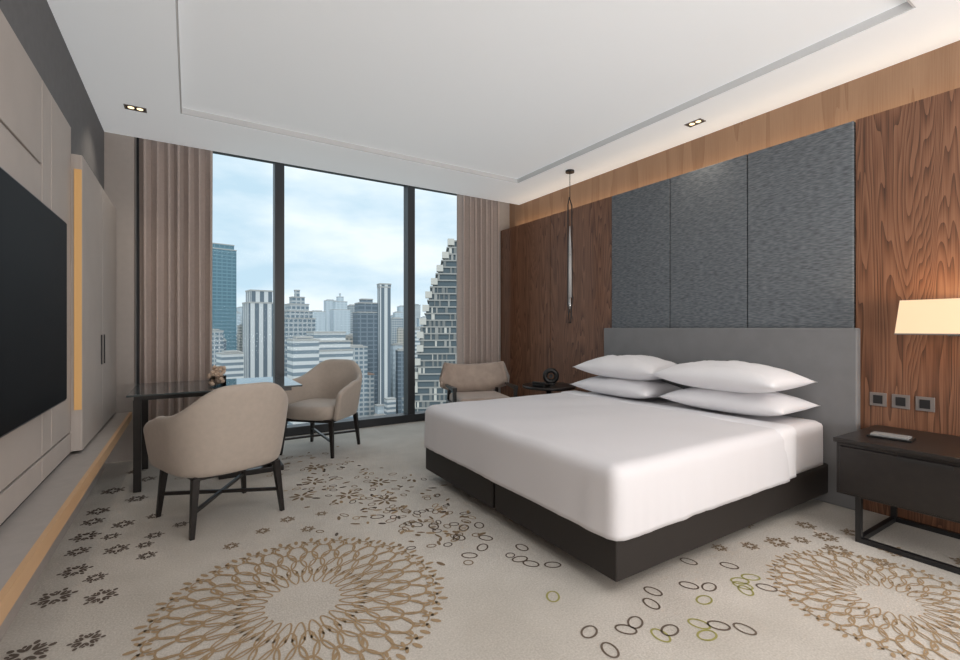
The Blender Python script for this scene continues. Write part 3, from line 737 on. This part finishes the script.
# big terraced building, right
k = (440-480)/462; d = 185
X0 = d*(sT+k*cT); Y0 = d*(cT-k*sT)
bx = []; nt_ = 50
def lerp(u):
    P = [(0, -11), (.5, -10.5), (.60, -9.2), (.73, -7.0), (.85, -3.0), (1.0, 5.2)]
    for (a0, b0), (a1, b1) in zip(P, P[1:]):
        if u <= a1: return b0+(b1-b0)*(u-a0)/(a1-a0)
    return P[-1][1]
for i in range(nt_):
    z0 = 131*i/nt_; z1 = 131*(i+1)/nt_; u = i/nt_
    xl = round(lerp(u)/1.1)*1.1
    yl = -8+u*6
    bx.append(((xl, yl, z0), (32, 22, z0+(z1-z0)*0.8), 1)); bx.append(((xl-0.7, yl-0.6, z0+(z1-z0)*0.8), (33, 23, z1), 0))
    for j in range(14):
        xx = xl+0.3+j*1.8
        if random.random() < .6: bx.append(((xx, yl-0.5, z0), (xx+random.uniform(.3, 1.3), yl-.02, z0+(z1-z0)*0.8), random.choice((0, 3, 3, 2))))
    if i % 2: bx.append(((xl-1.4, yl-1.2, z0+.6), (xl+1.2, yl+2, z1+.5), 2))
ob = multibox('terraced_tower', bx, [pmat('terrace_concrete', (0.30, 0.295, 0.28), 0.8), pmat('terrace_glass', (0.07, 0.095, 0.11), 0.3), pmat('terrace_pale', (0.50, 0.48, 0.44), 0.8), pmat('terrace_mid', (0.18, 0.185, 0.18), 0.8)], CITY)
ob.location = (X0, Y0, GZ); ob.rotation_euler = (0, 0, -TH+.1)
# low-rise blocks
bx = []
for i in range(900):
    d = random.uniform(190, 1500)**1.0; k = random.uniform(-0.66, 0.02)
    X = d*(sT+k*cT); Y = d*(cT-k*sT); w_ = random.uniform(7, 18); h = random.uniform(8, 26)+(random.random() < .2)*random.uniform(10, 35)
    if d < 330: h *= 0.6; w_ *= .7
    w2 = w_*random.uniform(.6, 1.5)
    bx.append(((X-w_/2, Y-w2/2, GZ), (X+w_/2, Y+w2/2, GZ+h), random.choice((0, 1, 2, 3, 2, 1))))
    bx.append(((X-w_/2-.3, Y-w2/2-.3, GZ+h), (X+w_/2+.3, Y+w2/2+.3, GZ+h+.8), random.choice((4, 4, 5))))
multibox('low_rise_district', bx, [F3, F4, F6, F5, ROOF, ROOF2], CITY)
# elevated railway
RL = []
for (kk, d) in ((-0.255, 250), (-0.245, 300), (-0.225, 360), (-0.20, 440), (-0.165, 560), (-0.12, 760)):
    RL.append((d*(sT+kk*cT), d*(cT-kk*sT)))
V = []; F = []
for i, (x, y) in enumerate(RL):
    a = RL[max(0, i-1)]; c = RL[min(len(RL)-1, i+1)]; t = Vector((c[0]-a[0], c[1]-a[1])).normalized()
    for (o, z) in ((-5, 24), (5, 24), (5, 21.5), (-5, 21.5)): V.append((x-t.y*o, y+t.x*o, GZ+z))
for i in range(len(RL)-1):
    for j in range(4):
        j2 = (j+1) % 4; F.append((i*4+j, i*4+j2, (i+1)*4+j2, (i+1)*4+j))
mesh_obj('railway_viaduct', V, F, pmat('viaduct_concrete', (0.36, 0.34, 0.32), 0.9), CITY)
V = []; F = []
for i in range(380):
    d = random.uniform(180, 460); k = random.uniform(-0.58, 0.0); X = d*(sT+k*cT); Y = d*(cT-k*sT); r_ = random.uniform(3, 7)
    bm = bmesh.new(); bmesh.ops.create_icosphere(bm, subdivisions=1, radius=r_); bm.verts.index_update(); o = len(V)
    V += [tuple(vv.co*random.uniform(.8, 1.15)+Vector((X, Y, GZ+r_*.8+random.uniform(0, 6)))) for vv in bm.verts]; F += [tuple(q.index+o for q in ff.verts) for ff in bm.faces]; bm.free()
mesh_obj('street_trees', V, F, pmat('foliage', (0.05, 0.09, 0.045), 0.9, noise=0.4, nscale=0.2), CITY)
